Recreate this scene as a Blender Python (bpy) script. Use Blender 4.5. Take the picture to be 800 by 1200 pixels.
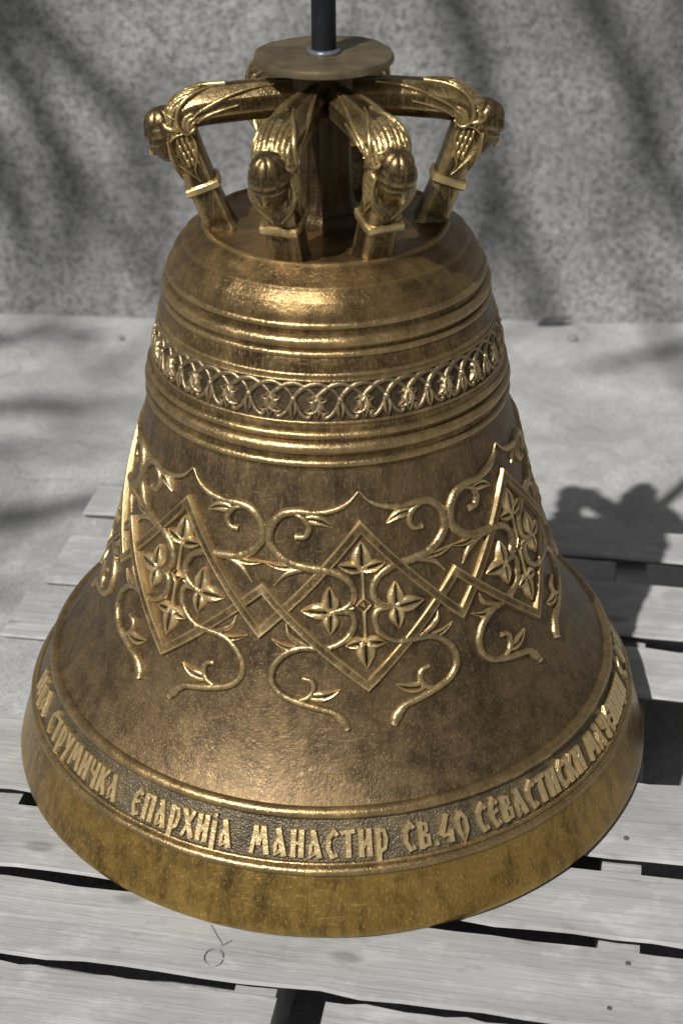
import bpy, bmesh, math, random
import numpy as np
from mathutils import Vector, Matrix
random.seed(7)
for o in list(bpy.data.objects): bpy.data.objects.remove(o)
R = math.radians
scene = bpy.context.scene
COL = scene.collection

# ------------------------------------------------------------------ camera
cd = bpy.data.cameras.new('camera'); cam = bpy.data.objects.new('camera', cd); COL.objects.link(cam)
cd.sensor_fit = 'VERTICAL'; cd.sensor_height = 36.0; cd.sensor_width = 24.0
cd.lens = 56.18; cd.clip_start = .05; cd.clip_end = 200
cam.location = (.0138, -1.65, 1.2902)
cam.rotation_mode = 'QUATERNION'
cam.rotation_quaternion = (Matrix.Rotation(R(90-30.874), 3, 'X') @ Matrix.Rotation(R(-.5), 3, 'Z')).to_quaternion()
cd.dof.use_dof = True; cd.dof.focus_distance = 1.80; cd.dof.aperture_fstop = 4.8
scene.camera = cam

# ------------------------------------------------------------------ world, sun, exposure
SUN_AZ, SUN_EL = 53.0, 48.3          # the light travels towards this azimuth (from +X to +Y)
LDIR = Vector((math.cos(R(SUN_AZ))*math.cos(R(SUN_EL)), math.sin(R(SUN_AZ))*math.cos(R(SUN_EL)), -math.sin(R(SUN_EL))))
w = bpy.data.worlds.new('World'); scene.world = w; w.use_nodes = True
nt = w.node_tree; nt.nodes.clear()
sky = nt.nodes.new('ShaderNodeTexSky'); sky.sky_type = 'NISHITA'; sky.sun_disc = False
sky.sun_elevation = R(SUN_EL); sky.sun_rotation = math.atan2(-LDIR.x, -LDIR.y) % (2*math.pi)
hs = nt.nodes.new('ShaderNodeHueSaturation'); hs.inputs['Saturation'].default_value = .12
bg = nt.nodes.new('ShaderNodeBackground'); bg.inputs[1].default_value = .05
wo = nt.nodes.new('ShaderNodeOutputWorld')
nt.links.new(sky.outputs[0], hs.inputs['Color']); nt.links.new(hs.outputs[0], bg.inputs[0]); nt.links.new(bg.outputs[0], wo.inputs[0])
sl = bpy.data.lights.new('sun', 'SUN'); sun = bpy.data.objects.new('sun', sl); COL.objects.link(sun)
sl.energy = 5.0; sl.angle = R(.75); sl.color = (1, .985, .95)
sun.rotation_mode = 'QUATERNION'; sun.rotation_quaternion = LDIR.to_track_quat('-Z', 'Y')
sun.location = (-3, -4, 6)
vs = scene.view_settings; vs.view_transform = 'Standard'; vs.look = 'None'; vs.exposure = .22; vs.gamma = 1; vs.use_curve_mapping = False
cy = scene.cycles; cy.max_bounces = 5; cy.diffuse_bounces = 2; cy.glossy_bounces = 3; cy.transmission_bounces = 0
scene.render.resolution_x, scene.render.resolution_y = 682, 1024

# ------------------------------------------------------------------ node helpers
class NT:
    def __init__(s, name):
        s.m = bpy.data.materials.new(name); s.m.use_nodes = True; s.t = s.m.node_tree; s.t.nodes.clear()
        s.out = s.n('ShaderNodeOutputMaterial'); s.b = s.n('ShaderNodeBsdfPrincipled'); s.l(s.b.outputs[0], s.out.inputs[0])
        s.tc = s.n('ShaderNodeTexCoord')
    def n(s, t): return s.t.nodes.new(t)
    def l(s, a, b): s.t.links.new(a, b)
    def coord(s, scale=(1,1,1), rot=(0,0,0), kind='Object'):
        m = s.n('ShaderNodeMapping'); m.inputs['Scale'].default_value = scale; m.inputs['Rotation'].default_value = rot
        s.l(s.tc.outputs[kind], m.inputs[0]); return m.outputs[0]
    def noise(s, vec, scale, detail=4, rough=.55, dist=0):
        q = s.n('ShaderNodeTexNoise'); q.inputs['Scale'].default_value = scale; q.inputs['Detail'].default_value = detail
        q.inputs['Roughness'].default_value = rough; q.inputs['Distortion'].default_value = dist; s.l(vec, q.inputs['Vector']); return q.outputs[0]
    def ramp(s, fac, stops):
        q = s.n('ShaderNodeValToRGB'); e = q.color_ramp.elements
        while len(e) < len(stops): e.new(.5)
        for k, (p, c) in zip(e, stops):
            k.position = p; k.color = (c, c, c, 1) if isinstance(c, (int, float)) else (*c, 1)
        s.l(fac, q.inputs[0]); return q.outputs[0]
    def mix(s, fac, a, b, mode='MIX'):
        q = s.n('ShaderNodeMix'); q.data_type = 'RGBA'; q.blend_type = mode
        for i, v in ((0, fac), (6, a), (7, b)):
            if isinstance(v, bpy.types.NodeSocket): s.l(v, q.inputs[i])
            elif i == 0: q.inputs[0].default_value = v
            else: q.inputs[i].default_value = (*v, 1)
        return q.outputs[2]
    def math(s, op, a, b=0.):
        q = s.n('ShaderNodeMath'); q.operation = op
        for i, v in ((0, a), (1, b)):
            if isinstance(v, bpy.types.NodeSocket): s.l(v, q.inputs[i])
            else: q.inputs[i].default_value = v
        return q.outputs[0]
    def bump(s, hgt, strength, dist, prev=None):
        q = s.n('ShaderNodeBump'); q.inputs['Strength'].default_value = strength; q.inputs['Distance'].default_value = dist
        s.l(hgt, q.inputs['Height'])
        if prev is not None: s.l(prev, q.inputs['Normal'])
        return q.outputs[0]
    def done(s, col, rough, metal=0., nrm=None, spec=.5):
        for k, v in (('Base Color', col), ('Roughness', rough), ('Metallic', metal)):
            if isinstance(v, bpy.types.NodeSocket): s.l(v, s.b.inputs[k])
            else: s.b.inputs[k].default_value = (*v, 1) if isinstance(v, tuple) else v
        s.b.inputs['Specular IOR Level'].default_value = spec
        if nrm is not None: s.l(nrm, s.b.inputs['Normal'])
        return s.m

def bronze(name, dark, mid, bright, wear=.5, rough=(.30, .52), grain=1., streak=1., metal=.84, edge=(.49, .56), pit=0., scratch=.13, soft=0.):
    s = NT(name); v = s.coord()
    big = s.noise(v, 7, 3, .6, .4)
    vs_ = s.coord((46, 46, 4.5)); st = s.noise(vs_, 1.6, 3, .65)
    fine = s.noise(v, 190, 3, .75)
    med = s.noise(v, 34, 3, .65)
    a = s.math('ADD', s.math('MULTIPLY', big, .45), s.math('MULTIPLY', st, .30*streak))
    a = s.math('ADD', a, s.math('MULTIPLY', med, .35))
    f1 = s.ramp(a, [(.36+.08*streak-soft, 0), (.60+.08*streak+soft, 1)])
    c = s.mix(f1, dark, mid)
    g = s.n('ShaderNodeNewGeometry')
    e = s.ramp(g.outputs['Pointiness'], [(edge[0], 0), (edge[1], 1)])
    sc = s.ramp(s.math('ADD', s.math('MULTIPLY', fine, .6), s.math('MULTIPLY', med, .4)), [(.46, 0), (.66, 1)])
    wf = s.math('MULTIPLY', s.math('ADD', e, s.math('MULTIPLY', sc, .20)), wear)
    wf = s.math('MINIMUM', wf, 1.)
    c = s.mix(wf, c, bright)
    # fine scratches of the file and brush, two directions
    s1 = s.noise(s.coord((520, 520, 16), (.25, .1, .2)), 1.0, 1, .6)
    s2 = s.noise(s.coord((40, 420, 420), (.3, .6, .4)), 1.0, 1, .6)
    scr = s.math('MAXIMUM', s.ramp(s1, [(.58, 0), (.66, 1)]), s.ramp(s2, [(.68, 0), (.74, 1)]))
    c = s.mix(s.math('MULTIPLY', scr, scratch), c, bright)
    rr = s.n('ShaderNodeMapRange'); rr.inputs['To Min'].default_value = rough[0]; rr.inputs['To Max'].default_value = rough[1]
    rr.inputs['From Min'].default_value = .3; rr.inputs['From Max'].default_value = .7; s.l(med, rr.inputs[0])
    nb = s.bump(med, .25*grain, .0030)
    nb = s.bump(fine, .65*grain, .0013, nb)
    nb = s.bump(scr, .25*grain, .0006, nb)
    if pit:
        vo = s.n('ShaderNodeTexVoronoi'); vo.inputs['Scale'].default_value = 420; s.l(v, vo.inputs['Vector'])
        nb = s.bump(vo.outputs[0], pit, .002, nb)
    return s.done(c, rr.outputs[0], metal, nb)

M = {}
M['waist'] = bronze('bronze_waist', (.026,.017,.010), (.110,.070,.034), (.56,.40,.20), wear=.30, rough=(.40,.56), streak=1.7, scratch=.16, grain=.75, metal=.80)
M['shoulder'] = bronze('bronze_shoulder', (.055,.034,.015), (.180,.110,.044), (.70,.48,.20), wear=.32, rough=(.30,.46), scratch=.12, grain=.7)
M['moulding'] = bronze('bronze_moulding', (.050,.031,.014), (.170,.104,.042), (.90,.65,.31), wear=.62, rough=(.25,.40), streak=.9, edge=(.517,.60), grain=.8)
M['relief'] = bronze('bronze_relief', (.062,.040,.018), (.190,.121,.053), (.90,.67,.34), wear=.78, rough=(.28,.43), streak=.6, edge=(.518,.61), grain=.8)
M['strap'] = bronze('bronze_strap', (.075,.049,.022), (.205,.132,.058), (.72,.53,.26), wear=.70, rough=(.42,.56), streak=.9, edge=(.515,.60), grain=.8)
M['frieze'] = bronze('bronze_frieze_ground', (.034,.025,.015), (.090,.066,.038), (.34,.26,.15), wear=.18, rough=(.40,.56))
M['frieze_relief'] = bronze('bronze_frieze_relief', (.075,.053,.030), (.175,.127,.070), (.66,.50,.28), wear=.60, rough=(.33,.48), streak=.5, edge=(.515,.62), grain=.8)
M['band'] = bronze('bronze_inscription_ground', (.036,.028,.018), (.115,.089,.055), (.42,.34,.20), wear=.32, grain=1.4, pit=.4, rough=(.38,.54), metal=.7)
M['letter'] = bronze('bronze_letter', (.115,.078,.034), (.255,.178,.078), (.80,.60,.31), wear=.58, rough=(.28,.43), streak=.9, edge=(.512,.59))
M['lip'] = bronze('bronze_lip', (.070,.038,.011), (.285,.170,.042), (.82,.60,.22), wear=.24, rough=(.22,.38), streak=1.9, scratch=.22, soft=0., grain=.95, metal=.88)
M['stem'] = bronze('bronze_stem', (.030,.020,.011), (.090,.058,.027), (.40,.28,.12), wear=.12, rough=(.32,.5), edge=(.56,.7), scratch=.05)  # darker bronze: shade under the plate put into the stem's colour
M['figure'] = bronze('bronze_figure', (.042,.028,.013), (.150,.097,.041), (.88,.65,.30), wear=.66, rough=(.23,.39), streak=.3, edge=(.514,.60), grain=.7)

def steel(name, c0, c1, rough, metal=.3, spec=.5):
    s = NT(name); v = s.coord(); a = s.noise(v, 22, 6, .7, .5); b = s.noise(v, 260, 3, .6)
    c = s.mix(s.ramp(a, [(.38, 0), (.64, 1)]), c0, c1)
    return s.done(c, rough, metal, s.bump(b, .35, .001, s.bump(a, .35, .003)), spec)
M['plate'] = steel('weathered_plate', (.105,.082,.046), (.21,.165,.095), .45, .7)
M['rod'] = steel('dark_painted_rod', (.004,.0045,.006), (.010,.011,.013), .5, .0, .2)
M['weld'] = steel('weld_bead', (.05,.055,.062), (.20,.21,.23), .4, .6)

def wood():
    s = NT('weathered_grey_wood')
    inf = s.n('ShaderNodeObjectInfo')
    off = s.n('ShaderNodeVectorMath'); off.operation = 'ADD'; s.l(s.tc.outputs['Object'], off.inputs[0])
    cmb = s.n('ShaderNodeCombineXYZ'); s.l(s.math('MULTIPLY', inf.outputs['Random'], 37.), cmb.inputs[0]); s.l(s.math('MULTIPLY', inf.outputs['Random'], 11.), cmb.inputs[1])
    s.l(cmb.outputs[0], off.inputs[1])
    def co(sc):
        m = s.n('ShaderNodeMapping'); m.inputs['Scale'].default_value = sc; s.l(off.outputs[0], m.inputs[0]); return m.outputs[0]
    g = s.noise(co((3.5, 60, 30)), 1.0, 4, .62, .6)
    g2 = s.noise(co((7, 190, 90)), 1.0, 3, .6, .3)
    big = s.noise(co((4, 11, 8)), 1.0, 4, .6, .6); blot = s.noise(co((14, 26, 20)), 1.0, 5, .7)
    c = s.mix(s.ramp(g, [(.32, 0), (.68, 1)]), (.250,.250,.248), (.335,.335,.332))
    c = s.mix(s.ramp(big, [(.36, .65), (.60, 0)]), c, (.205,.205,.203))
    c = s.mix(s.ramp(blot, [(.52, 0), (.68, .55)]), c, (.43,.43,.427))
    c = s.mix(s.ramp(blot, [(.30, .6), (.42, 0)]), c, (.15,.15,.149))
    c = s.mix(s.ramp(inf.outputs['Random'], [(0, .22), (1, 0)]), c, (.20,.20,.198))
    crack = s.ramp(g2, [(.24, 1), (.33, 0)])
    c = s.mix(s.math('MULTIPLY', crack, .5), c, (.09,.09,.09))
    vo = s.n('ShaderNodeTexVoronoi'); vo.inputs['Scale'].default_value = 1; s.l(co((5, 11, 9)), vo.inputs['Vector'])
    knot = s.ramp(vo.outputs[0], [(.06, 1), (.12, 0)])
    c = s.mix(s.math('MULTIPLY', knot, .65), c, (.12,.12,.12))
    nb = s.bump(g, .45, .005, s.bump(g2, .4, .002, s.bump(blot, .3, .003)))
    return s.done(c, .85, 0, nb, .2)
M['wood'] = wood()

def stucco():
    s = NT('rough_grey_render'); v = s.coord()
    big = s.noise(v, 2.6, 5, .6, .4); med = s.noise(v, 16, 5, .65); sp = s.noise(v, 80, 8, .88)
    c = s.mix(s.ramp(big, [(.36, 0), (.64, 1)]), (.27,.27,.268), (.44,.44,.436))
    c = s.mix(s.ramp(med, [(.40, .30), (.60, 0)]), c, (.175,.175,.173))
    tr = s.noise(s.coord((4, 4, 4), (0, .5, 0)), 1.6, 6, .72, .5)
    c = s.mix(s.ramp(tr, [(.34, .38), (.54, 0)]), c, (.17,.17,.169))
    c = s.mix(s.ramp(tr, [(.54, 0), (.70, .45)]), c, (.47,.47,.465))
    c = s.mix(s.ramp(sp, [(.42, .85), (.54, 0)]), c, (.085,.085,.084))
    nb = s.bump(sp, .8, .008, s.bump(med, .45, .018))
    return s.done(c, .92, 0, nb, .2)
M['wall'] = stucco()

def concrete():
    s = NT('worn_concrete'); v = s.coord()
    big = s.noise(v, 2.4, 5, .65, .8); med = s.noise(v, 11, 5, .65, .4); sp = s.noise(v, 190, 3, .75); grit = s.noise(v, 60, 4, .75)
    c = s.mix(s.ramp(big, [(.34, 0), (.66, 1)]), (.245,.245,.243), (.375,.375,.372))
    c = s.mix(s.ramp(med, [(.36, .6), (.58, 0)]), c, (.205,.205,.203))
    c = s.mix(s.ramp(grit, [(.60, 0), (.72, .6)]), c, (.45,.45,.446))
    c = s.mix(s.ramp(sp, [(.36, .6), (.5, 0)]), c, (.15,.15,.149))
    vo = s.n('ShaderNodeTexVoronoi'); vo.feature = 'DISTANCE_TO_EDGE'; vo.inputs['Scale'].default_value = 1.3
    wv = s.n('ShaderNodeVectorMath'); wv.operation = 'ADD'; s.l(v, wv.inputs[0])
    nz_ = s.n('ShaderNodeTexNoise'); nz_.inputs['Scale'].default_value = 5; s.l(v, nz_.inputs['Vector'])
    ws = s.n('ShaderNodeVectorMath'); ws.operation = 'SCALE'; ws.inputs['Scale'].default_value = .35; s.l(nz_.outputs[1], ws.inputs[0]); s.l(ws.outputs[0], wv.inputs[1]); s.l(wv.outputs[0], vo.inputs['Vector'])
    cr = s.ramp(vo.outputs[0], [(.002, .35), (.005, 0)])
    c = s.mix(cr, c, (.10,.10,.10))
    return s.done(c, .9, 0, s.bump(sp, .4, .003, s.bump(grit, .35, .005, s.bump(med, .3, .01))), .2)
M['ground'] = concrete()
def plain(name, c, rough=.8, metal=0.):
    s = NT(name); v = s.coord(); a = s.noise(v, 40, 4, .6)
    k = s.mix(s.ramp(a, [(.35, 0), (.65, 1)]), tuple(x*.65 for x in c), tuple(min(1, x*1.3) for x in c))
    return s.done(k, rough, metal, s.bump(a, .4, .003), .3)
M['bark'] = plain('grey_bark', (.11,.10,.09)); M['nail'] = plain('old_nail', (.10,.10,.10), .6, .3)
M['pencil'] = plain('pencil_line', (.225,.225,.23)); M['leaf'] = plain('dry_leaf', (.05,.05,.05)); M['pebble'] = plain('grey_pebble', (.16,.16,.16))
M['dark_inside'] = plain('bronze_inside', (.06,.045,.03), .6, .5)

# ------------------------------------------------------------------ mesh helpers
def obj(name, bm, mat, parent=None, smooth=40, **props):
    bmesh.ops.recalc_face_normals(bm, faces=bm.faces)
    me = bpy.data.meshes.new(name); bm.to_mesh(me); bm.free()
    me.shade_smooth()
    if smooth: me.set_sharp_from_angle(angle=R(smooth))
    me.materials.append(M[mat]); return link(name, me, parent, **props)
def link(name, me, parent=None, rz=0., **props):
    o = bpy.data.objects.new(name, me); COL.objects.link(o); o.parent = parent
    if rz: o.rotation_euler.z = R(rz)
    for k, v in props.items(): o[k] = v
    return o
def empty(name, loc=(0,0,0), rz=0., **props):
    o = link(name, None, None, rz, **props); o.location = loc; o.empty_display_size = .1; return o
def lathe(bm, prof, seg=256, wob=0.):
    rows = []
    for i, (r, z) in enumerate(prof):
        if r < 1e-5: rows.append([bm.verts.new((0, 0, z))]*seg); continue
        row = []
        for k in range(seg):
            a = 2*math.pi*k/seg
            d = wob*(math.sin(3*a+.7)+.6*math.sin(7*a+2+z*9)+.5*math.sin(17*a+z*31))
            row.append(bm.verts.new(((r+d)*math.sin(a), -(r+d)*math.cos(a), z+.5*d)))
        rows.append(row)
    for a, b in zip(rows, rows[1:]):
        for k in range(seg):
            q = [a[k], a[(k+1) % seg], b[(k+1) % seg], b[k]]
            u = []
            for x in q:
                if x not in u: u.append(x)
            if len(u) > 2: bm.faces.new(u)
def ring(bm, r, z, rad, seg=224, n=12, sq=1., wob=.0004):
    """a rounded moulding running round the bell; closed section"""
    rows = []
    for j in range(n):
        t = 2*math.pi*j/n; rows.append((r+rad*math.cos(t), z+rad*sq*math.sin(t)))
    lathe(bm, rows+[rows[0]], seg, wob)
    bmesh.ops.remove_doubles(bm, verts=bm.verts, dist=1e-6)
def catmull(P, n=6):
    P = [Vector(p) for p in P]
    if len(P) < 3: return [P[0].lerp(P[-1], i/8) for i in range(9)]
    out = []
    for i in range(len(P)-1):
        a = P[i-1] if i else P[0]*2-P[1]; b, c = P[i], P[i+1]; d = P[i+2] if i+2 < len(P) else P[-1]*2-P[-2]
        for k in range(n):
            t = k/n; out.append(.5*((2*b)+(c-a)*t+(2*a-5*b+4*c-d)*t*t+(3*b-a-3*c+d)*t**3))
    out.append(P[-1]); return out
ROUND = [(math.cos(math.pi*(1-k/6)), math.sin(math.pi*k/6)) for k in range(7)]
ROUND = [(-1, -.35)]+ROUND+[(1, -.35)]
FLAT = [(-1, -.5), (-.97, .72), (-.80, 1), (-.35, .93), (.35, .93), (.80, 1), (.97, .72), (1, -.5)]
LEAF = [(-1, -.4), (-.92, .45), (-.55, 1), (-.12, .72), (0, .25), (.12, .72), (.55, 1), (.92, .45), (1, -.4)]
PLATE = [(-1, -.5), (-.93, .86), (-.82, 1), (.82, 1), (.93, .86), (1, -.5)]
def sweep(bm, P, N, W, H, prof, pre=None, post=None, miter=False, jit=0.):
    n = len(P); rows = []
    for i in range(n):
        a = P[i-1] if i else pre; b = P[i+1] if i < n-1 else post
        s1 = (P[i]-a).cross(N[i]).normalized() if a is not None else None
        s2 = (b-P[i]).cross(N[i]).normalized() if b is not None else None
        if s1 is None: s = s2
        elif s2 is None: s = s1
        else:
            m = (s1+s2); m = m.normalized() if m.length > 1e-6 else s1
            s = m/max(.45, m.dot(s1)) if miter else m
        ww = W[i] if isinstance(W, (list, tuple)) else W; hh = H[i] if isinstance(H, (list, tuple)) else H
        if jit: ww *= 1+random.uniform(-jit, jit); hh *= 1+random.uniform(-jit, jit)
        rows.append([bm.verts.new(P[i]+s*ww*x+N[i]*hh*y) for x, y in prof])
    for a, b in zip(rows, rows[1:]):
        for k in range(len(prof)-1): bm.faces.new((a[k], a[k+1], b[k+1], b[k]))
        bm.faces.new((a[-1], a[0], b[0], b[-1]))
    bm.faces.new(rows[0]); bm.faces.new(rows[-1][::-1])

# ------------------------------------------------------------------ the bell's section
ZC = [.495,.429,.363,.297,.231,.17325,.13035]; RC = [.2024,.21688,.23367,.25335,.27748,.30753,.3437]
POLY = np.polyfit(ZC, RC, 4)
def r_waist(z): return float(np.polyval(POLY, z))
def r_frieze(z): return .1860+(z-.569)*(.1965-.1860)/(.527-.569)
def r_band(z): return .3440+(z-.1270)*(.3715-.3440)/(.0790-.1270)
def surf(rf, az, z, off=0.):
    r = rf(z); dr = (rf(z+.001)-rf(z-.001))/.002; a = R(az)
    n = Vector((math.sin(a), -math.cos(a), -dr)).normalized()
    return Vector((r*math.sin(a), -r*math.cos(a), z))+n*off, n
def on(rf, pts, smooth=True, n=6):
    q = catmull([(a, z*1000, 0) for a, z in pts], n) if smooth else [Vector((a, z*1000, 0)) for a, z in pts]
    pn = [surf(rf, v.x, v.y/1000) for v in q]
    return [p for p, _ in pn], [k for _, k in pn]
def taper(n, w0, w1, w2):   # start, middle, end half-width
    return [w0+(w1-w0)*min(1, t/.3) if t < .5 else w1+(w2-w1)*max(0, (t-.6)/.4) for t in [i/(n-1) for i in range(n)]]

# ------------------------------------------------------------------ ground and wall (the setting)
GZ = -.144
bm = bmesh.new()
n = 40
gv = [[bm.verts.new((-5+10*i/n, -5+8*j/n, GZ)) for i in range(n+1)] for j in range(n+1)]
for j in range(n):
    for i in range(n): bm.faces.new((gv[j][i], gv[j][i+1], gv[j+1][i+1], gv[j+1][i]))
obj('ground', bm, 'ground', None, kind='structure')
bm = bmesh.new()      # wall, its face a little uneven
nx, nz = 120, 60
g = [[bm.verts.new((-4+8*i/nx, .006*math.sin(i*.9+j*.4)+.005*math.sin(i*.33-j*.7)+random.uniform(-.002, .002), -.02+2.9*j/nz)) for i in range(nx+1)] for j in range(nz+1)]
for j in range(nz):
    for i in range(nx): bm.faces.new((g[j][i], g[j][i+1], g[j+1][i+1], g[j+1][i]))
bk = [bm.verts.new(p) for p in ((-4, .25, -.02), (4, .25, -.02), (4, .25, 2.88), (-4, .25, 2.88))]
bm.faces.new(bk)
bm.faces.new([g[0][i] for i in range(nx+1)]+[bk[1], bk[0]]); bm.faces.new([g[nz][i] for i in range(nx+1)]+[bk[2], bk[3]])
bm.faces.new([g[j][0] for j in range(nz+1)]+[bk[3], bk[0]]); bm.faces.new([g[j][nx] for j in range(nz+1)]+[bk[2], bk[1]])
wall = obj('wall', bm, 'wall', None, label='rough grey rendered wall behind the bell with branch shadows', category='wall')
wall.location = (0, 1.575, GZ); wall.rotation_euler.z = R(-2.97)

# ------------------------------------------------------------------ pallet
PAL = R(-10.1)
pal = empty('wooden_pallet', (0, 0, GZ), -10.1, label='weathered grey wooden pallet carrying the bronze bell', category='pallet')
def board(name, u0, u1, v0, v1, z0, z1, parent, rough=.0022, ns=26, cut=0.):  # cut slants the edges inward underneath, added to keep the gaps dark
    """a plank with worn, slightly wavy edges; origin at its own centre"""
    cu, cv, cz = (u0+u1)/2, (v0+v1)/2, (z0+z1)/2
    bm = bmesh.new(); rows = []; b = .003
    sec = [(0, 0), (0, 1), (1, 1), (1, 0)]
    for i in range(ns+1):
        u = u0+(u1-u0)*i/ns-cu; e0 = random.uniform(-rough, rough); e1 = random.uniform(-rough, rough); t = random.uniform(-rough, rough)*.6
        hv, hz = (v1-v0)/2, (z1-z0)/2
        rows.append([bm.verts.new((u, y, z)) for y, z in ((-hv+cut+e0, -hz), (-hv+e0, hz-b+t), (-hv+b+e0, hz+t), (0, hz+t*.6), (hv-b+e1, hz+t), (hv+e1, hz-b+t), (hv-cut+e1, -hz))])
    for a, c in zip(rows, rows[1:]):
        for k in range(6): bm.faces.new((a[k], a[k+1], c[k+1], c[k]))
        bm.faces.new((a[6], a[0], c[0], c[6]))
    bm.faces.new(rows[0]); bm.faces.new(rows[-1][::-1])
    o = obj(name, bm, 'wood', parent, 35); o.location = (cu, cv, cz-GZ); return o
T = .022
rows_v = [(.437, .525), (.240, .372), (.100, .212), (-.211, -.072), (-.339, -.235), (-.465, -.354)]
UL, UR = -.482, .62
deck = []
for k, (a, b) in enumerate(rows_v):
    deck.append(board('deck_board', UL+random.uniform(-.008, .008), UR+random.uniform(-.01, .01), a, b, -T, 0, pal, cut=.022))
deck.append(board('deck_board', -.50, .026, -.60, -.4745, -T-.004, -.005, pal, cut=.018))
deck.append(board('deck_board', .078, UR, -.60, -.4735, -T, -.001, pal, cut=.018))
for u in (-.3775, 0-.0025, .3775, .58):
    board('stringer', u-.0225, u+.0225, -.60, .522, GZ+.022, -T-.0015, pal, .001, 10)
for a, b in ((.40, .52), (-.60, -.50)):
    board('bottom_board', UL, UR, a, b, GZ+.001, GZ+.021, pal, .001, 8)
bm = bmesh.new(); bmesh.ops.create_cone(bm, cap_ends=True, segments=10, radius1=.0032, radius2=.0028, depth=.0022)
nail_me = None
for o, (a, b) in zip(deck, rows_v+[(-.60, -.4745), (-.60, -.4735)]):
    for u in (-.3775, -.0025, .3775):
        if not (o.location.x-o.dimensions.x/2-.02 < u < o.location.x+o.dimensions.x/2): pass
        for fv in (.25, .75):
            lx = u-o.location.x+random.uniform(-.012, .012); ly = (b-a)*(fv-.5)+random.uniform(-.008, .008)
            hl = max(abs(v.co.x) for v in o.data.vertices)
            if abs(lx) > hl-.01 or random.random() < .86: continue
            if nail_me is None:
                q = obj('nail', bm, 'nail', o); nail_me = q.data
            else: q = link('nail', nail_me, o)
            q.location = (lx, ly, (T/2 if o.location.z > -GZ-.012 else .0085)+.0006)
# pencilled circle and arrow on the board in front of the bell
bm = bmesh.new()
def flatline(P, wd):
    V3 = [Vector((x, y, 0)) for x, y in P]; sweep(bm, V3, [Vector((0, 0, 1))]*len(V3), wd, .0007, PLATE)
flatline([(.0105*math.cos(t*.5), .0125*math.sin(t*.5)) for t in range(13)], .0010)
flatline([(-.006, .047), (.002, .030), (.0085, .018)], .0009); flatline([(.0085, .018), (.018, .024)], .0009)
pm = obj('pencil_mark', bm, 'pencil', deck[5])
# at about (-.13,-.405) on the ground plan
wx, wy = -.128, -.423
lu = wx*math.cos(PAL)+wy*math.sin(PAL); lv = -wx*math.sin(PAL)+wy*math.cos(PAL)
pm.location = (lu-deck[5].location.x, lv-deck[5].location.y, T/2+.0014); pm.rotation_euler.z = -PAL

# ------------------------------------------------------------------ the bell
bell = empty('church_bell', (0, 0, .0015), label='large bronze church bell with relief ornament and lettering standing on the wooden pallet', category='bell')
def dense(P, step=.004):
    o = []
    for a, b in zip(P, P[1:]):
        k = max(1, int(math.hypot(b[0]-a[0], b[1]-a[1])/step))
        o += [(a[0]+(b[0]-a[0])*i/k, a[1]+(b[1]-a[1])*i/k) for i in range(k)]
    return o+[P[-1]]
bm = bmesh.new()
lathe(bm, dense([(0,.672),(.05,.6725),(.126,.6728),(.1305,.6748),(.1335,.6740),(.1350,.6700),(.1525,.6585),(.1550,.6572),(.1568,.6535),(.1650,.6445),(.1700,.6350),(.1722,.6270),(.1728,.6210)], .003), 288, .0008)
obj('shoulder', bm, 'shoulder', bell, 14)
bm = bmesh.new(); lathe(bm, dense([(.1728,.6210),(.1750,.6075),(.1785,.5960),(.1815,.5905),(.1855,.5760),(.1870,.5705),(r_frieze(.569),.569)]), 256, .0003)
obj('collar_band', bm, 'moulding', bell)
bm = bmesh.new(); lathe(bm, dense([(r_frieze(.569),.569),(r_frieze(.527),.527)]), 256); obj('frieze_ground', bm, 'frieze', bell)
bm = bmesh.new(); lathe(bm, dense([(r_frieze(.527),.527),(.1990,.5225),(.1998,.5130),(.2008,.4980),(.2034,.4840),(.2056,.4750)]), 256, .0003); obj('collar_band', bm, 'moulding', bell)
bm = bmesh.new(); zs = [.475-(.475-.129)*i/90 for i in range(91)]
lathe(bm, [(.2056,.475)]+[(r_waist(z), z) for z in zs[1:]]+[(.3436,.1275),(r_band(.127),.127)], 288, .0006); obj('waist', bm, 'waist', bell)
bm = bmesh.new(); lathe(bm, dense([(r_band(.127),.127),(r_band(.079),.079)]), 288, .0002); obj('inscription_ground', bm, 'band', bell)
bm = bmesh.new()
lathe(bm, dense([(r_band(.079),.079),(.3745,.0735),(.3800,.0600),(.3865,.0420),(.3930,.0230),(.3975,.0085),(.3985,.0045),(.3965,.0008),(.3900,0),(.3780,0),(.3660,.0040)]), 288, .0005)
obj('lip', bm, 'lip', bell, 50)
bm = bmesh.new(); lathe(bm, [(.3660,.0040),(.345,.05),(.32,.11),(.27,.20),(.22,.33),(.19,.47),(.16,.60),(0,.64)], 96); obj('inside', bm, 'dark_inside', bell)
for r, z, rad, sq in ((.1708,.6232,.0056,.85),(.1730,.6068,.0088,.85),(.1775,.5945,.0050,.85),(.1842,.5742,.0030,1),(.1872,.5690,.0018,1),
                      (.1968,.5262,.0022,1),(.1985,.5130,.0054,.85),(.1980,.4985,.0092,.85),(.2020,.4818,.0056,.85),
                      (.3415,.1300,.0078,.9),(.3700,.0822,.0030,1),(.3722,.0748,.0066,.9)):
    bm = bmesh.new(); ring(bm, r, z, rad, 256, 14, sq); obj('moulding_ring', bm, 'moulding', bell, 0)

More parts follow.
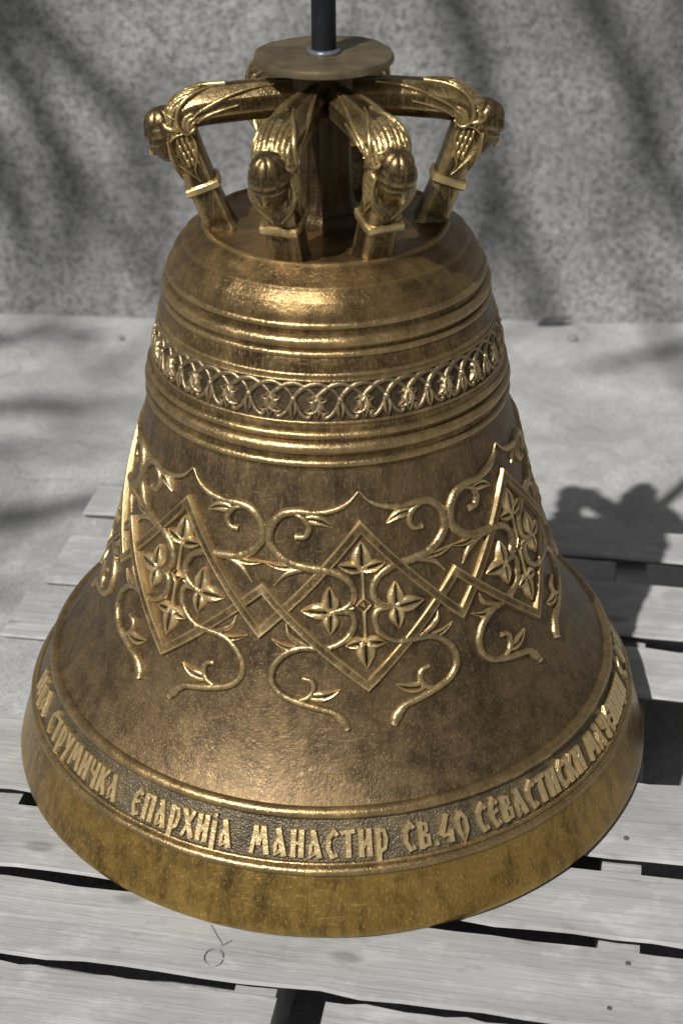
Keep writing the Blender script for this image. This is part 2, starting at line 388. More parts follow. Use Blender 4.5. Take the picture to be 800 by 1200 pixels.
# ---- strapwork lozenges and vine scrolls, seven panels round the waist
NP = 7; STEP = 360/NP; A0 = 8.6
def chevron(za, zb, hgt, name):
    """a strap from the middle of one link over the panel's corner to the middle of the next; za at the panel's axis, zb at the links"""
    hf = STEP/2; k = 16
    L = [(-hf+hf*i/k, zb+(za-zb)*i/k) for i in range(k+1)]+[(hf*i/k, za+(zb-za)*i/k) for i in range(1, k+1)]
    P, N = on(r_waist, L, False)
    pre = surf(r_waist, -hf-hf/k, zb+(za-zb)/k)[0]; post = surf(r_waist, hf+hf/k, zb+(za-zb)/k)[0]
    # weave: lift at every other crossing
    H = [hgt*(1+.30*math.sin(a/hf*math.pi)*(1 if za > zb else -1)) for a, z in L]
    bm = bmesh.new(); sweep(bm, P, N, .0053, H, FLAT, pre, post, True); me = obj(name, bm, 'strap', bell, 35); return me
def panels(o, name):
    o.rotation_euler.z = R(A0)
    for i in range(1, NP): link(name, o.data, bell, A0+STEP*i)
panels(chevron(.4145, .2985, .0050, 'strap_chevron'), 'strap_chevron')
panels(chevron(.2450, .3455, .0050, 'strap_chevron'), 'strap_chevron')
V = {
'cart':[(0.2,0.4515),(3.2,0.4402),(7.2,0.4335),(12.1,0.4308),(17.3,0.4312),(21.7,0.4261),(24.3,0.413),(24.6,0.3973),(22.3,0.3848),(18.5,0.3754),(14.0,0.3718),(10.0,0.3698),(6.6,0.3662),(3.92,0.3588),(2.5,0.3471),(2.9,0.3361),(4.86,0.3284),(7.7,0.3252)],
'low_in':[(11.17,0.2854),(6.98,0.2893),(3.9,0.2989),(2.6,0.3117),(3.1,0.3219),(4.96,0.3248),(7.7,0.3246)],
'sprout':[(13.8,0.3716),(17.4,0.3680),(20.3,0.3622),(22.8,0.3498)],
'hook_t':[(18.2,0.4290),(15.3,0.4238),(14.0,0.4144),(15.1,0.4052),(17.6,0.4040)],
'low_out':[(8.34,0.2868),(11.91,0.2862),(16.31,0.2846),(19.85,0.2756),(21.95,0.2617),(21.89,0.2472),(19.63,0.2355),(15.73,0.2287),(11.4,0.2235),(7.97,0.219),(5.93,0.2102),(4.96,0.2022)],
'hook_l':[(16.1,0.2294),(13.31,0.235),(12.37,0.2443),(13.02,0.2513),(14.84,0.2539)],
'spr_l1':[(13.01,0.286),(16.62,0.2937),(18.57,0.3006),(19.23,0.3103)]}
WID = {'cart':(.0006,.0047,.0032,.0052),'low_in':(.003,.0036,.003,.0045),'sprout':(.0028,.0034,.0008,.0042),'hook_t':(.002,.0036,.0030,.0045),
       'low_out':(.0035,.0040,.0034,.0052),'hook_l':(.002,.0034,.0026,.0045),'spr_l1':(.0028,.0034,.0010,.0042)}
NAMES = {'cart':'scroll_vine','low_in':'inner_vine','sprout':'vine_sprout','hook_t':'tendril','low_out':'scroll_vine','hook_l':'tendril','spr_l1':'vine_sprout'}
def vine(key, s):
    w0, w1, w2, hg = WID[key]
    P, N = on(r_waist, [(a*s, z) for a, z in V[key]])
    Wd = [1.14*q for q in taper(len(P), w0, w1, w2)]
    if key == 'low_out': Wd = [x+(.0024*max(0, (i/len(P)-.78)/.12) if i/len(P) < .90 else .0024*max(0, (1-i/len(P))/.10)) for i, x in enumerate(Wd)]
    if key == 'cart': Wd = [x+.0014*math.exp(-((i/len(P)-.10)/.06)**2) for i, x in enumerate(Wd)]
    bm = bmesh.new(); sweep(bm, P, N, Wd, [.95*min(hg, x*1.15+.0008) for x in Wd], ROUND, jit=.05)
    panels(obj(NAMES[key], bm, 'relief', bell, 60), NAMES[key])
def leaf(bm, rf, a, b, wd, hg=.0038, bend=0., n=9):
    """a pointed leaf with a furrow along its middle"""
    (a0, z0), (a1, z1) = a, b; L = []
    for i in range(n):
        t = i/(n-1); k = bend*math.sin(math.pi*t)
        L.append((a0+(a1-a0)*t+k*(z1-z0)*260, z0+(z1-z0)*t-k*(a1-a0)/260))
    P, N = on(rf, L, False)
    Wd = [max(.0007, wd*math.sin(math.pi*min(1, (.10+.90*(i/(n-1)))**.85))**.8) for i in range(n)]
    sweep(bm, P, N, Wd, [hg*(.35+.65*math.sin(math.pi*min(1, .15+.8*i/(n-1)))) for i in range(n)], LEAF)
for k in V:
    for s in (1, -1): vine(k, s)
for s in (1, -1):
    for a, b, wd, bend in (((15.0,.4235),(7.4,.4150),.0068,.10*s), ((13.6,.2355),(6.4,.2425),.0068,-.12*s), ((14.3,.2856),(22.7,.2925),.0046,.12*s), ((16.8,.3722),(25.9,.3742),.0046,.06*s)):
        bm = bmesh.new(); leaf(bm, r_waist, (a[0]*s, a[1]), (b[0]*s, b[1]), wd, bend=bend)
        panels(obj('leaf', bm, 'relief', bell, 60), 'leaf')
def flower(petals, stem):
    bm = bmesh.new()
    for a, b, wd in petals: leaf(bm, r_waist, a, b, wd, .0055)
    P, N = on(r_waist, stem, False); Q = [P[0].lerp(P[1], i/4) for i in range(5)]; sweep(bm, Q, [N[0].lerp(N[1], i/4).normalized() for i in range(5)], .0023, .0040, ROUND)
    panels(obj('leaf_cross', bm, 'relief', bell, 60), 'leaf_cross')
flower([((0,.3690),(0,.3990),.0120), ((-.2,.3690),(-6.2,.3745),.0084), ((.2,.3690),(6.2,.3745),.0084)], [(0,.337),(0,.371)])
flower([((0,.2930),(0,.2625),.0112), ((-.2,.2910),(-4.9,.2885),.0078), ((.2,.2910),(4.9,.2885),.0078)], [(0,.325),(0,.291)])
for s in (1, -1):
    flower([((8.2*s,.3250),(8.5*s,.3520),.0102), ((8.2*s,.3246),(15.7*s,.3262),.0100), ((8.2*s,.3240),(8.4*s,.3010),.0096)], [(2.6*s,.3285),(8.4*s,.3246)])
bm = bmesh.new()     # little pyramid boss in the middle
base = [surf(r_waist, a, z)[0] for a, z in ((0,.3400),(2.2,.3308),(0,.3212),(-2.2,.3308))]
inn = [surf(r_waist, a*.8, .3306+(z-.3306)*.8, .0042)[0] for a, z in ((0,.3400),(2.2,.3308),(0,.3212),(-2.2,.3308))]
inn2 = [surf(r_waist, a*.55, .3306+(z-.3306)*.55, .0018)[0] for a, z in ((0,.3400),(2.2,.3308),(0,.3212),(-2.2,.3308))]
tp = bm.verts.new(surf(r_waist, 0, .3306, .0056)[0]); r0 = [bm.verts.new(p) for p in base]; r1 = [bm.verts.new(p) for p in inn]; r2 = [bm.verts.new(p) for p in inn2]
for a, b in ((r0, r1), (r1, r2)):
    for k in range(4): bm.faces.new((a[k], a[(k+1) % 4], b[(k+1) % 4], b[k]))
for k in range(4): bm.faces.new((r2[k], r2[(k+1) % 4], tp))
panels(obj('boss', bm, 'relief', bell, 20), 'boss')

# ---- leaf frieze on the collar
NF = 25; FS = 360/NF; F0 = 4.1
def fr(L): return [(a, .5285+.0390*t) for a, t in L]
def around(o, name):
    o.rotation_euler.z = R(F0)
    for i in range(1, NF): link(name, o.data, bell, F0+FS*i)
bm = bmesh.new()
for off, b0 in ((0, .55), (7.2, .62)):
    P, N = on(r_frieze, fr([(off, b0), (off+1.6, .74), (off+4.4, .90), (off+7.6, .96), (off+10.4, .88)]), n=4); sweep(bm, P, N, taper(len(P), .0026, .0034, .0027), .0032, ROUND)
    P, N = on(r_frieze, fr([(off+10.4, .88), (off+12.6, .76), (off+14.4, b0)]), n=4); sweep(bm, P, N, .0022, .0022, ROUND)
for s in (1, -1):
    P, N = on(r_frieze, fr([(0, .58), (1.1*s, .36), (2.6*s, .17), (4.4*s, .07), (5.2*s, .13), (4.7*s, .20)]), n=4); sweep(bm, P, N, taper(len(P), .0029, .0027, .0024), .0032, ROUND)
p, nn = surf(r_frieze, 0, .5285+.039*.56); bmesh.ops.create_icosphere(bm, subdivisions=2, radius=.0036, matrix=Matrix.Translation(p+nn*.0012))
around(obj('frieze_vine', bm, 'frieze_relief', bell, 60), 'frieze_vine')
bm = bmesh.new(); leaf(bm, r_frieze, *fr([(0, .48), (0, .02)]), .0056, .0042)
for s in (1, -1): leaf(bm, r_frieze, *fr([(0, .42), (1.6*s, .16)]), .0014, .0024)
around(obj('hanging_bud', bm, 'frieze_relief', bell, 60), 'hanging_bud')
bm = bmesh.new(); leaf(bm, r_frieze, *fr([(7.2, .60), (7.2, .04)]), .0074, .0046)
for s in (1, -1):
    leaf(bm, r_frieze, *fr([(7.2, .60), (7.2+3.7*s, .22)]), .0068, .0042, .25*s); leaf(bm, r_frieze, *fr([(7.2, .64), (7.2+3.1*s, .56)]), .0044, .0036, .2*s)
around(obj('lily_leaf', bm, 'frieze_relief', bell, 60), 'lily_leaf')

# ---- inscription, one raised letter after another
G = {   # width, strokes ((points), half width)
 'И': (.58, [([(.13,0),(.13,1)],.12), ([(.46,0),(.46,1)],.12), ([(.16,.28),(.43,.70)],.08)]),
 'Ј': (.30, [([(.15,-.18),(.15,.86)],.11), ([(.15,1.0),(.15,1.14)],.08)]),
 'А': (.62, [([(.22,1.0),(.50,0)],.12), ([(.30,.78),(.12,.36),(.16,.08),(.40,.24)],.085)]),
 'С': (.52, [([(.48,.80),(.36,.95),(.14,.72),(.12,.36),(.26,.06),(.48,.12)],.105)]),
 'Т': (.58, [([(0,.90),(.58,.95)],.09), ([(.30,.90),(.30,0)],.125)]),
 'Р': (.56, [([(.14,-.22),(.14,1.0)],.12), ([(.14,.92),(.38,.88),(.46,.60),(.38,.24),(.16,.12)],.09)]),
 'У': (.56, [([(.08,1),(.26,.42)],.11), ([(.50,1),(.18,-.16)],.11)]),
 'М': (.80, [([(.08,0),(.20,.98)],.09), ([(.20,1.0),(.36,.30)],.10), ([(.36,.30),(.50,.98)],.07), ([(.50,1.0),(.70,0)],.12)]),
 'Ч': (.54, [([(.10,1),(.12,.58),(.38,.46)],.10), ([(.44,1),(.44,-.05)],.12)]),
 'К': (.58, [([(.13,0),(.13,1)],.12), ([(.50,1),(.22,.52)],.09), ([(.22,.56),(.52,0)],.12)]),
 'Е': (.54, [([(.46,.82),(.32,.98),(.13,.70),(.12,.34),(.26,.05),(.48,.14)],.10), ([(.16,.50),(.44,.58)],.075)]),
 'П': (.60, [([(.13,0),(.13,.98)],.12), ([(.47,0),(.47,.98)],.12), ([(.06,.93),(.56,.95)],.075)]),
 'Х': (.62, [([(.06,1),(.56,0)],.12), ([(.54,1),(.08,0)],.08)]),
 'Н': (.58, [([(.13,0),(.13,1)],.12), ([(.45,0),(.45,1)],.12), ([(.16,.46),(.42,.56)],.075)]),
 'В': (.56, [([(.13,0),(.13,1)],.12), ([(.13,.93),(.38,.86),(.38,.64),(.20,.52)],.08), ([(.20,.52),(.44,.42),(.44,.12),(.13,.07)],.09)]),
 '.': (.18, [([(.02,.06),(.16,.10)],.085)]),
 '4': (.58, [([(.44,0),(.44,.46)],.11), ([(.38,1.05),(.06,.30)],.09), ([(.06,.28),(.56,.34)],.08)]),
 '0': (.58, [([(.29,.98),(.12,.70),(.12,.30),(.29,.02),(.46,.30),(.46,.70),(.29,.98)],.10)]),
 'Ц': (.62, [([(.13,.05),(.13,1)],.115), ([(.43,.05),(.43,1)],.115), ([(.08,.06),(.56,.06),(.58,-.18)],.075)]),
 'Б': (.56, [([(.13,0),(.13,1)],.12), ([(.10,.93),(.48,.95)],.08), ([(.13,.55),(.40,.48),(.44,.20),(.34,.07),(.13,.06)],.09)])}
LH, LZ = .0262, .0885
glyph_me = {}
def glyph(ch, sx):
    key = (ch, round(sx, 2))
    if key in glyph_me: return glyph_me[key]
    wd, strokes = G[ch]; bm = bmesh.new(); deg = math.degrees(LH/.358)*sx
    for i, (L, hw) in enumerate(strokes):
        Q = []
        for (x0, y0), (x1, y1) in zip(L, L[1:]): Q += [(x0+(x1-x0)*t/3, y0+(y1-y0)*t/3) for t in range(3)]
        Q.append(L[-1])
        P, N = on(r_band, [((x-wd/2)*deg, LZ+LH*y) for x, y in Q], False)
        m = len(P); sweep(bm, P, N, [1.0*hw*LH*(1.08-.16*abs(2*j/(m-1)-1) if len(L) > 2 else 1+.10*abs(2*j/(m-1)-1)) for j in range(m)], .0046-.0003*i, PLATE, miter=True)
    o = obj('raised_letter', bm, 'letter', bell, 30); glyph_me[key] = o.data; bpy.data.objects.remove(o); return glyph_me[key]
def word(txt, a0, a1):
    wd = [G[c][0]+.10 for c in txt]; k = (a1-a0)/sum(wd); sx = k/math.degrees(LH/.358); a = a0
    for c, wi in zip(txt, wd):
        o = link('raised_letter', glyph(c, sx), bell, a+wi*k/2); a += wi*k
for t, a0, a1 in (('ИЈА', -81.5, -70.2), ('СТРУМИЧКА', -67.5, -41.0), ('ЕПАРХИЈА', -37.8, -17.0), ('МАНАСТИР', -14.2, 10.0), ('СВ.40', 12.0, 24.6), ('СЕВАСТИСКИ', 25.8, 53.0), ('МАЧЕНИЦИ', 54.8, 78.0), ('С', 80.6, 83.6), ('БАН', 86.5, 96)):
    word(t, a0, a1)

# ------------------------------------------------------------------ crown: six arms with bowed heads
def A(rho, x, z): return Vector((x, -rho, z))
arm_path = catmull([(.020,.8075,0),(.065,.8060,0),(.105,.8030,0),(.136,.7985,0),(.1485,.7885,0),(.1490,.7720,0),(.1425,.7500,0),(.1345,.7270,0),(.1260,.7030,0),(.1180,.6820,0),(.1130,.6650,0)], 7)
def arm_frame(i):
    a = arm_path[max(0, i-1)]; b = arm_path[min(len(arm_path)-1, i+1)]; t = (b-a).normalized()
    return Vector((0, -t.x, t.y)), Vector((0, -(-t.y), t.x))*1.0   # tangent, outward/up normal in (x,-rho,z)
def arm_size(s):        # half width, half height, squareness along the path 0..1
    pts = [(0,.0130,.0170,3.2),(.10,.0165,.0185,3.2),(.25,.0205,.0185,3.0),(.42,.0195,.0175,2.9),(.50,.0182,.0165,3),(.62,.0176,.0158,6),(.80,.0176,.0154,9),(.93,.0178,.0158,8),(1,.0215,.0195,8)]
    for p, q in zip(pts, pts[1:]):
        if s <= q[0]:
            t = (s-p[0])/(q[0]-p[0]); return [p[k]+(q[k]-p[k])*t for k in (1, 2, 3)]
    return pts[-1][1:]
bm = bmesh.new(); rows = []; NS = 24
for i, c in enumerate(arm_path):
    t, nn = arm_frame(i); s = i/(len(arm_path)-1); hw, hh, pw = arm_size(s); row = []
    for k in range(NS):
        a = 2*math.pi*(k+.5)/NS; ca, sa = math.cos(a), math.sin(a)
        rr = (abs(ca)**pw+abs(sa)**pw)**(-1/pw)
        if s < .46: rr *= 1+.060*math.cos(8*a+math.pi)
        row.append(bm.verts.new(A(c.x, 0, c.y)+Vector((1, 0, 0))*hw*rr*ca+nn*hh*rr*sa))
    rows.append(row)
for a, b in zip(rows, rows[1:]):
    for k in range(NS): bm.faces.new((a[k], a[(k+1) % NS], b[(k+1) % NS], b[k]))
bm.faces.new(rows[0]); bm.faces.new(rows[-1][::-1])
arm0 = obj('crown_arm', bm, 'figure', bell, 28)
# drapery folds, wings and volutes lie on the arm's own surface: s along it, a round it (90 = top, 0 = flank)
def arm_at(s, a, off=0.):
    f = s*(len(arm_path)-1); i = min(len(arm_path)-2, int(f)); t = f-i
    c = arm_path[i].lerp(arm_path[i+1], t); tg, nn = arm_frame(i if t < .5 else i+1); hw, hh, pw = arm_size(s)
    ca, sa = math.cos(R(a)), math.sin(R(a)); rr = (abs(ca)**pw+abs(sa)**pw)**(-1/pw)
    n = (X_*ca/hw+nn*sa/hh).normalized()
    return A(c.x, 0, c.y)+X_*hw*rr*ca+nn*hh*rr*sa+n*off, n, tg
X_ = Vector((1, 0, 0))
def ridge(bm, pts, nrm, wd, hg, n=6):
    P = catmull(pts, n); N = [q.normalized() for q in catmull(nrm, n)]
    sweep(bm, P, N, taper(len(P), wd*.35, wd, wd*.4), taper(len(P), hg*.5, hg, hg*.5), ROUND)
def aridge(bm, side, L, wd, hg):
    Q = catmull([(s, a, 0) for s, a in L], 5); PN = [arm_at(v.x, v.y if side > 0 else 180-v.y) for v in Q]
    sweep(bm, [p for p, n, t in PN], [n for p, n, t in PN], taper(len(Q), wd*.4, wd, wd*.5), taper(len(Q), hg*.5, hg, hg*.6), ROUND)
def scale(bm, p, n, t, L, Wd, th):
    n = n.normalized(); t = (t-n*t.dot(n)).normalized(); s = t.cross(n)
    m = Matrix((s*Wd, t*L, n*th)).transposed().to_4x4(); m.translation = p
    bmesh.ops.create_icosphere(bm, subdivisions=2, radius=1, matrix=m)
for side in (1, -1):
    bm = bmesh.new()
    aridge(bm, side, [(.07,58),(.16,38),(.24,12),(.31,-14)], .0024, .0030)
    aridge(bm, side, [(.16,2),(.24,-14),(.30,-34)], .0018, .0022)
    obj('drapery', bm, 'figure', arm0, 60)
    bm = bmesh.new()      # wing: a rolled border with rows of feathers
    aridge(bm, side, [(.19,80),(.24,68),(.29,50),(.36,28),(.43,6),(.475,-14),(.47,-34),(.42,-44),(.37,-36)], .0029, .0046)
    aridge(bm, side, [(.455,-6),(.445,28),(.43,62),(.425,92)], .0034, .0060)
    aridge(bm, side, [(.40,22),(.395,50),(.39,75),(.385,92)], .0022, .0036)
    for i in range(7):
        for j in range(5):
            s_ = .285+.026*i+(.012 if j % 2 else 0); a = 86-15*j-10*max(0, i-3)*.3
            if a < 58-260*(s_-.28): continue
            p, n, t = arm_at(s_, a if side > 0 else 180-a, .0006); scale(bm, p, n, t+n*.10, .0085, .0028, .0019)
    for i in range(5):
        for j in range(3):
            s_ = .335+.026*i+.008*j; a = -2-15*j-3*i
            p, n, t = arm_at(s_, a if side > 0 else 180-a, .0004); scale(bm, p, n, t+n*.1, .0070, .0024, .0018)
    obj('wing', bm, 'figure', arm0, 60)
    bm = bmesh.new()      # curled tear-drop on the flank of the leg
    aridge(bm, side, [(.485,-28),(.475,6),(.505,36),(.555,42),(.61,34),(.665,14),(.71,-6)], .0022, .0046)
    aridge(bm, side, [(.485,-28),(.54,-34),(.61,-22),(.66,-2),(.71,-6)], .0015, .0030)
    for i in range(4):
        for j in range(3):
            p, n, t = arm_at(.515+.035*i, (20-18*j-3*i) if side > 0 else 180-(20-18*j-3*i)); scale(bm, p, n, t, .0055, .0021, .0020)
    obj('leg_volute', bm, 'figure', arm0, 60)
# band round the leg
bm = bmesh.new()
i0 = min(range(len(arm_path)), key=lambda i: abs(arm_path[i].y-.7175)); t, nn = arm_frame(i0); c = A(arm_path[i0].x, 0, arm_path[i0].y)
rows = []
for d, ex in ((-.0055,.0155),(-.0050,.0188),(-.0030,.0205),(.0030,.0205),(.0050,.0188),(.0055,.0155)):
    row = []
    for k in range(20):
        a = 2*math.pi*(k+.5)/20; ca, sa = math.cos(a), math.sin(a); rr = (abs(ca)**9+abs(sa)**9)**(-1/9)
        row.append(bm.verts.new(c+t*d+Vector((1, 0, 0))*ex*1.03*rr*ca+nn*ex*.96*rr*sa))
    rows.append(row)
for a, b in zip(rows, rows[1:]):
    for k in range(20): bm.faces.new((a[k], a[(k+1) % 20], b[(k+1) % 20], b[k]))
bm.faces.new(rows[0]); bm.faces.new(rows[-1][::-1])
obj('leg_band', bm, 'figure', arm0, 40)
# bowed head in a lobed cap
HC = A(.1650, 0, .7700); U = Vector((0, -.30, .954)).normalized(); F = Vector((0, -.954, -.30)).normalized(); X = Vector((1, 0, 0))
bm = bmesh.new(); NU, NV = 64, 44; rows = []
def bumpf(x, c, w): return math.exp(-((x-c)/w)**2)
for j in range(NV+1):
    ph = math.pi*j/NV; u = math.cos(ph); row = []
    for k in range(NU):
        th = 2*math.pi*k/NU; fx = math.sin(ph)*math.cos(th); lx = math.sin(ph)*math.sin(th)   # face and side components
        d = 1.0
        if u > .08:      # cap: lobes above and below a cord
            lob = abs(math.cos(4*th)) if u > .45 else abs(math.sin(4*th))
            rowb = bumpf(u, .72, .26)+bumpf(u, .20, .16)
            d += .05+.065*min(1, rowb)*lob**.6*min(1, math.sin(ph)*2.2)-.05*bumpf(u, .45, .05)+.11*bumpf(u, .44, .025)
        elif fx > 0:     # face
            kf = min(1, fx*1.6)
            d += -.05*kf
            d += .26*kf*bumpf(lx, 0, .10)*bumpf(u, -.36, .17)*(1 if u > -.52 else .6)      # nose
            d -= .10*kf*(bumpf(lx, .30, .14)+bumpf(lx, -.30, .14))*bumpf(u, -.22, .09)     # eye hollows
            d += .05*kf*(bumpf(lx, .30, .09)+bumpf(lx, -.30, .09))*bumpf(u, -.23, .045)    # lids
            d += .08*kf*bumpf(u, -.10, .06)                                                # brow
            d += .07*kf*bumpf(lx, 0, .22)*(bumpf(u, -.60, .035)+bumpf(u, -.69, .035))      # lips
            d -= .06*kf*bumpf(lx, 0, .20)*bumpf(u, -.645, .02)
            d += .10*kf*bumpf(lx, 0, .25)*bumpf(u, -.84, .10)                              # chin
        v = U*(u*.0300*d)+F*(fx*.0220*d)+X*(lx*.0192*d)
        row.append(bm.verts.new(HC+v))
    rows.append(row)
for a, b in zip(rows, rows[1:]):
    for k in range(NU): bm.faces.new((a[k], a[(k+1) % NU], b[(k+1) % NU], b[k]))
bmesh.ops.remove_doubles(bm, verts=bm.verts, dist=2e-5)
obj('figure_head', bm, 'figure', arm0, 60)
bm = bmesh.new()     # hair and folds below the face, gathered to the front of the leg
for s in (1, -1):
    ridge(bm, [A(.164, s*.0205, 0.7700), A(.160, s*.0215, 0.7540), A(.154, s*.0170, 0.7380), A(.147, s*.0060, 0.7230), A(.143, -s*.0020, 0.7180)], [(s,-.5,0),(s,-.8,0),(s*.5,-1,0),(0,-1,.2),(0,-1,.2)], .0032, .0046)
    ridge(bm, [A(.156, s*.0180, 0.7540), A(.153, s*.0150, 0.7410), A(.1450, s*.0080, 0.7250), A(.140, s*.0010, 0.7100)], [(s*.6,-1,0),(s*.3,-1,0),(0,-1,.2),(0,-1,.2)], .0024, .0050)
    ridge(bm, [A(.150, s*.0150, 0.7360), A(.1420, s*.0120, 0.7200), A(.1360, s*.0070, 0.7080)], [(s*.4,-1,0),(0,-1,.2),(0,-1,.2)], .0022, .0040)
obj('hair_fold', bm, 'figure', arm0, 60)
ARMS = (-18.5, 24.5, 93.0, 161.0, 205.5, 273.5)
kids = list(arm0.children); arm0.rotation_euler.z = R(ARMS[0])
for az in ARMS[1:]:
    a = link('crown_arm', arm0.data, bell, az)
    for k in kids: link(k.name.split('.')[0], k.data, a)
bm = bmesh.new()     # fluted stem in the middle, hidden in the plate's shadow
NSM = 72; rows = []
for r, z, fl in ((.042,.6700,0),(.041,.6790,0),(.039,.6830,0),(.0335,.6870,0),(.0320,.6930,.3),(.0300,.7000,1),(.0285,.7200,1),(.0280,.7500,1),(.0280,.7800,1),(.0290,.7950,1),(.0310,.8050,.4),(.0330,.8120,0),(.0330,.8435,0)):
    row = []
    for k in range(NSM):
        a = 2*math.pi*k/NSM; hexr = 1/max(math.cos(((a+.1) % (math.pi/3))-math.pi/6), .5)*.93
        q = r*hexr*(1-.10*fl*abs(math.sin(6*a+.6))**3); row.append(bm.verts.new((q*math.sin(a), -q*math.cos(a), z)))
    rows.append(row)
for a, b in zip(rows, rows[1:]):
    for k in range(NSM): bm.faces.new((a[k], a[(k+1) % NSM], b[(k+1) % NSM], b[k]))
bm.faces.new(rows[0]); bm.faces.new(rows[-1][::-1]); obj('crown_stem', bm, 'stem', bell, 30)
# plate and rod on top
bm = bmesh.new(); lathe(bm, [(0,.8425),(.068,.8425),(.0715,.8435),(.0722,.8480),(.0712,.8510),(.0690,.8522),(.05,.8524),(0,.8524)], 72, .0007)
plate = obj('hanger_plate', bm, 'plate', bell, 30, label='round weathered metal plate on top of the crown')
bm = bmesh.new(); lathe(bm, [(0,.8515),(.0128,.8515),(.0124,.95),(.0122,1.55),(0,1.55)], 28); obj('rod', bm, 'rod', plate, 40, label='dark upright steel rod')
bm = bmesh.new(); ring(bm, .0140, .8535, .0042, 36, 8, .8, .0007); obj('weld_seam', bm, 'weld', plate, 60)

# ------------------------------------------------------------------ leafless tree left of the camera; its branches shade the wall and the ground
tree = empty('bare_tree', (-4.4, -2.9, GZ), label='leafless tree beside the place whose branches shade the wall', category='tree')
TO = Vector((-4.4, -2.9, GZ))
def tube(P, r0, r1, name, seg=7):
    bm = bmesh.new(); rows = []; n_ = len(P)
    for i, p in enumerate(P):
        t = ((P[min(n_-1, i+1)]-P[max(0, i-1)])).normalized(); a = t.orthogonal().normalized(); b = t.cross(a); r = r0+(r1-r0)*i/(n_-1)
        if i: r *= random.uniform(.88, 1.12)
        rows.append([bm.verts.new(p-TO+(a*math.cos(2*math.pi*k/seg)+b*math.sin(2*math.pi*k/seg))*r) for k in range(seg)])
    for a, b in zip(rows, rows[1:]):
        # align rings so that the tube does not twist
        k0 = min(range(seg), key=lambda q: (b[q].co-a[0].co).length)
        for k in range(seg): bm.faces.new((a[k], a[(k+1) % seg], b[(k0+k+1) % seg], b[(k0+k) % seg]))
        b[:] = b[k0:]+b[:k0]
    bm.faces.new(rows[0]); bm.faces.new(rows[-1][::-1])
    return obj(name, bm, 'bark', tree, 60)
top = Vector((-4.45, -2.92, 7.5)); low = Vector((-4.40, -2.90, 5.6))
tube(catmull([TO-Vector((0, 0, .05)), TO+Vector((.03, .02, 1.2)), TO+Vector((-.04, .03, 2.6)), low, top]), .13, .06, 'trunk', 12)
SH = {  # where each branch's shadow lies, its distance from there and its thickness
 'A': ([(-.70,1.61,.66),(-.623,1.607,.537),(-.551,1.604,.45),(-.504,1.601,.398),(-.461,1.599,.352),(-.418,1.597,.306),(-.399,1.596,.212),(-.392,1.595,.132)], 5.0, 0.036, 0.019, 1),
 'B': ([(-.74,1.61,.62),(-.679,1.61,.503),(-.655,1.609,.436),(-.62,1.607,.345),(-.583,1.605,.258),(-.555,1.604,.196),(-.558,1.604,.104),(-.56,1.604,.011)], 4.8, 0.042, 0.021, 1),
 'C': ([(-.80,1.613,.40),(-.726,1.613,.259),(-.699,1.611,.185),(-.671,1.61,.11),(-.665,1.61,-.005)], 5.1, 0.045, 0.024, 1),
 'D': ([(-.575,1.604,.24),(-.505,1.601,.122),(-.459,1.599,.042),(-.41,1.596,-.046),(-.384,1.595,-.075)], 4.8, 0.017, 0.011, 0),
 'E': ([(.17,1.565,.70),(.223,1.563,.589),(.248,1.562,.534),(.274,1.561,.479),(.288,1.56,.434),(.315,1.559,.337),(.33,1.558,.194),(.332,1.558,.006)], 5.3, 0.036, 0.021, 1),
 'F': ([(.44,1.55,.70),(.505,1.549,.574),(.528,1.548,.523),(.566,1.546,.448),(.611,1.543,.379),(.643,1.542,.301),(.682,1.54,.221),(.715,1.538,.144),(.746,1.536,.068)], 5.2, 0.033, 0.019, 1),
 'H': ([(.325,1.558,.24),(.359,1.556,.139),(.403,1.554,.036),(.435,1.552,-.051),(.466,1.551,-.125)], 5.3, 0.024, 0.015, 0),
 'G1': ([(-.85,.66,-.144),(-.61,.73,-.144),(-.509,.755,-.144),(-.454,.786,-.144),(-.38,.80,-.144)], 5.2, .034, .018, 2),
 'G2': ([(-.86,1.10,-.144),(-.689,1.153,-.144),(-.559,1.18,-.144),(-.43,1.16,-.144)], 5.2, .030, .014, 2),
 'G3': ([(-.9,1.42,-.144),(-.735,1.474,-.144),(-.633,1.515,-.144),(-.50,1.50,-.144)], 5.2, .030, .014, 2),
 'G4': ([(-.95,.92,-.144),(-.74,.95,-.144),(-.60,.99,-.144),(-.42,.96,-.144)], 5.6, .018, .009, 2),
 'G6': ([(-.95,.36,-.144),(-.74,.45,-.144),(-.60,.52,-.144),(-.50,.50,-.144)], 5.4, .022, .010, 2),
 'K': ([(.90,1.54,.62),(.80,1.54,.50),(.83,1.53,.36),(.80,1.53,.20),(.84,1.52,.02),(.80,1.45,-.144),(.62,1.36,-.144),(.50,1.30,-.144)], 5.4, .034, .014, 1),
 'S': ([(.62,1.55,.70),(.70,1.54,.55),(.69,1.54,.40),(.60,1.54,.20),(.62,1.54,.02),(.72,1.25,-.144),(.92,1.15,-.144)], 5.7, .016, .010, 1)}
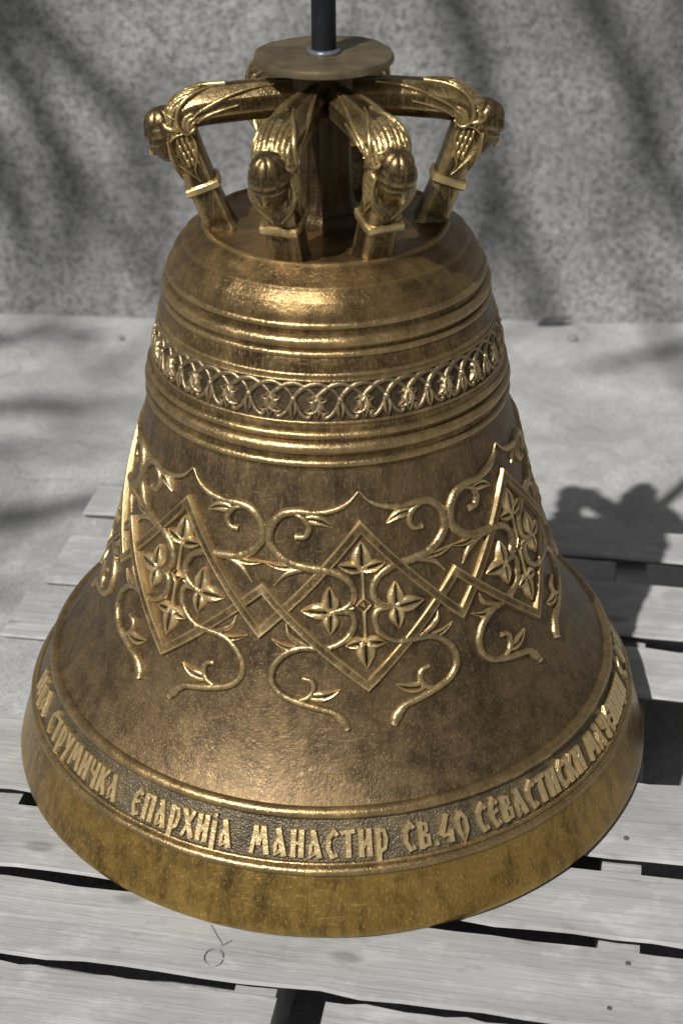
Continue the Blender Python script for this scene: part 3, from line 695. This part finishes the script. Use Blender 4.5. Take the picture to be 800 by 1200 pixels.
for key, (L, t, ra, rb_, root) in SH.items():
    P = [Vector(p)-LDIR*(t+1.0+.12*math.sin(i*1.3)) for i, p in enumerate(L)]
    if root == 1: P = [top.lerp(P[0], .05), top.lerp(P[0], .45)+Vector((0, 0, .5)), top.lerp(P[0], .85)+Vector((0, 0, .25))]+P
    if root == 2: P = [low, low.lerp(P[0], .5)+Vector((0, 0, .10))]+P
    Q = catmull(P, 4); tube(Q, ra*1.35, rb_*1.2, 'branch')
    tw = 3 if root else 2
    for i in range(tw):
        k = random.randint(len(Q)//3, len(Q)-3); d = (Q[k+1]-Q[k]).normalized(); e = (d+Vector((random.uniform(-1, 1), random.uniform(-1, 1), random.uniform(-.6, .3)))).normalized()
        ln = random.uniform(.18, .5); tube(catmull([Q[k], Q[k]+e*ln*.5+Vector((0, 0, .02)), Q[k]+e*ln+Vector((.02, 0, -.04))], 3), rb_*.7, .005, 'twig', 5)

# ------------------------------------------------------------------ small litter at the foot of the wall
bm = bmesh.new()
P = [Vector((x, y, z)) for x, y, z in ((-.035,0,.004),(-.018,.004,.010),(0,.003,.013),(.018,-.002,.016),(.036,-.006,.024))]
sweep(bm, P, [Vector((0, -.3, 1)).normalized()]*5, [.002,.009,.011,.008,.001], .002, LEAF)
lf = obj('dry_leaf', bm, 'leaf', None, 50, label='curled dark dry leaf lying at the foot of the wall', category='leaf'); lf.location = (.475, 1.525, GZ)
for (x, y, r), lab in zip(((.507,1.452,.011),(-.455,1.475,.008)), ('small dark pebble below the dry leaf by the wall', 'tiny dark pebble left of the bell near the wall')):
    bm = bmesh.new(); bmesh.ops.create_icosphere(bm, subdivisions=2, radius=r)
    for v in bm.verts: v.co *= 1+random.uniform(-.15, .15); v.co.z *= .6
    o = obj('pebble', bm, 'pebble', None, 60, label=lab, category='pebble', group='pebbles on the concrete'); o.location = (x, y, GZ+r*.5)

print('objects', len(bpy.data.objects), 'tris', sum(len(m.loop_triangles) or len(m.polygons)*2 for m in bpy.data.meshes))
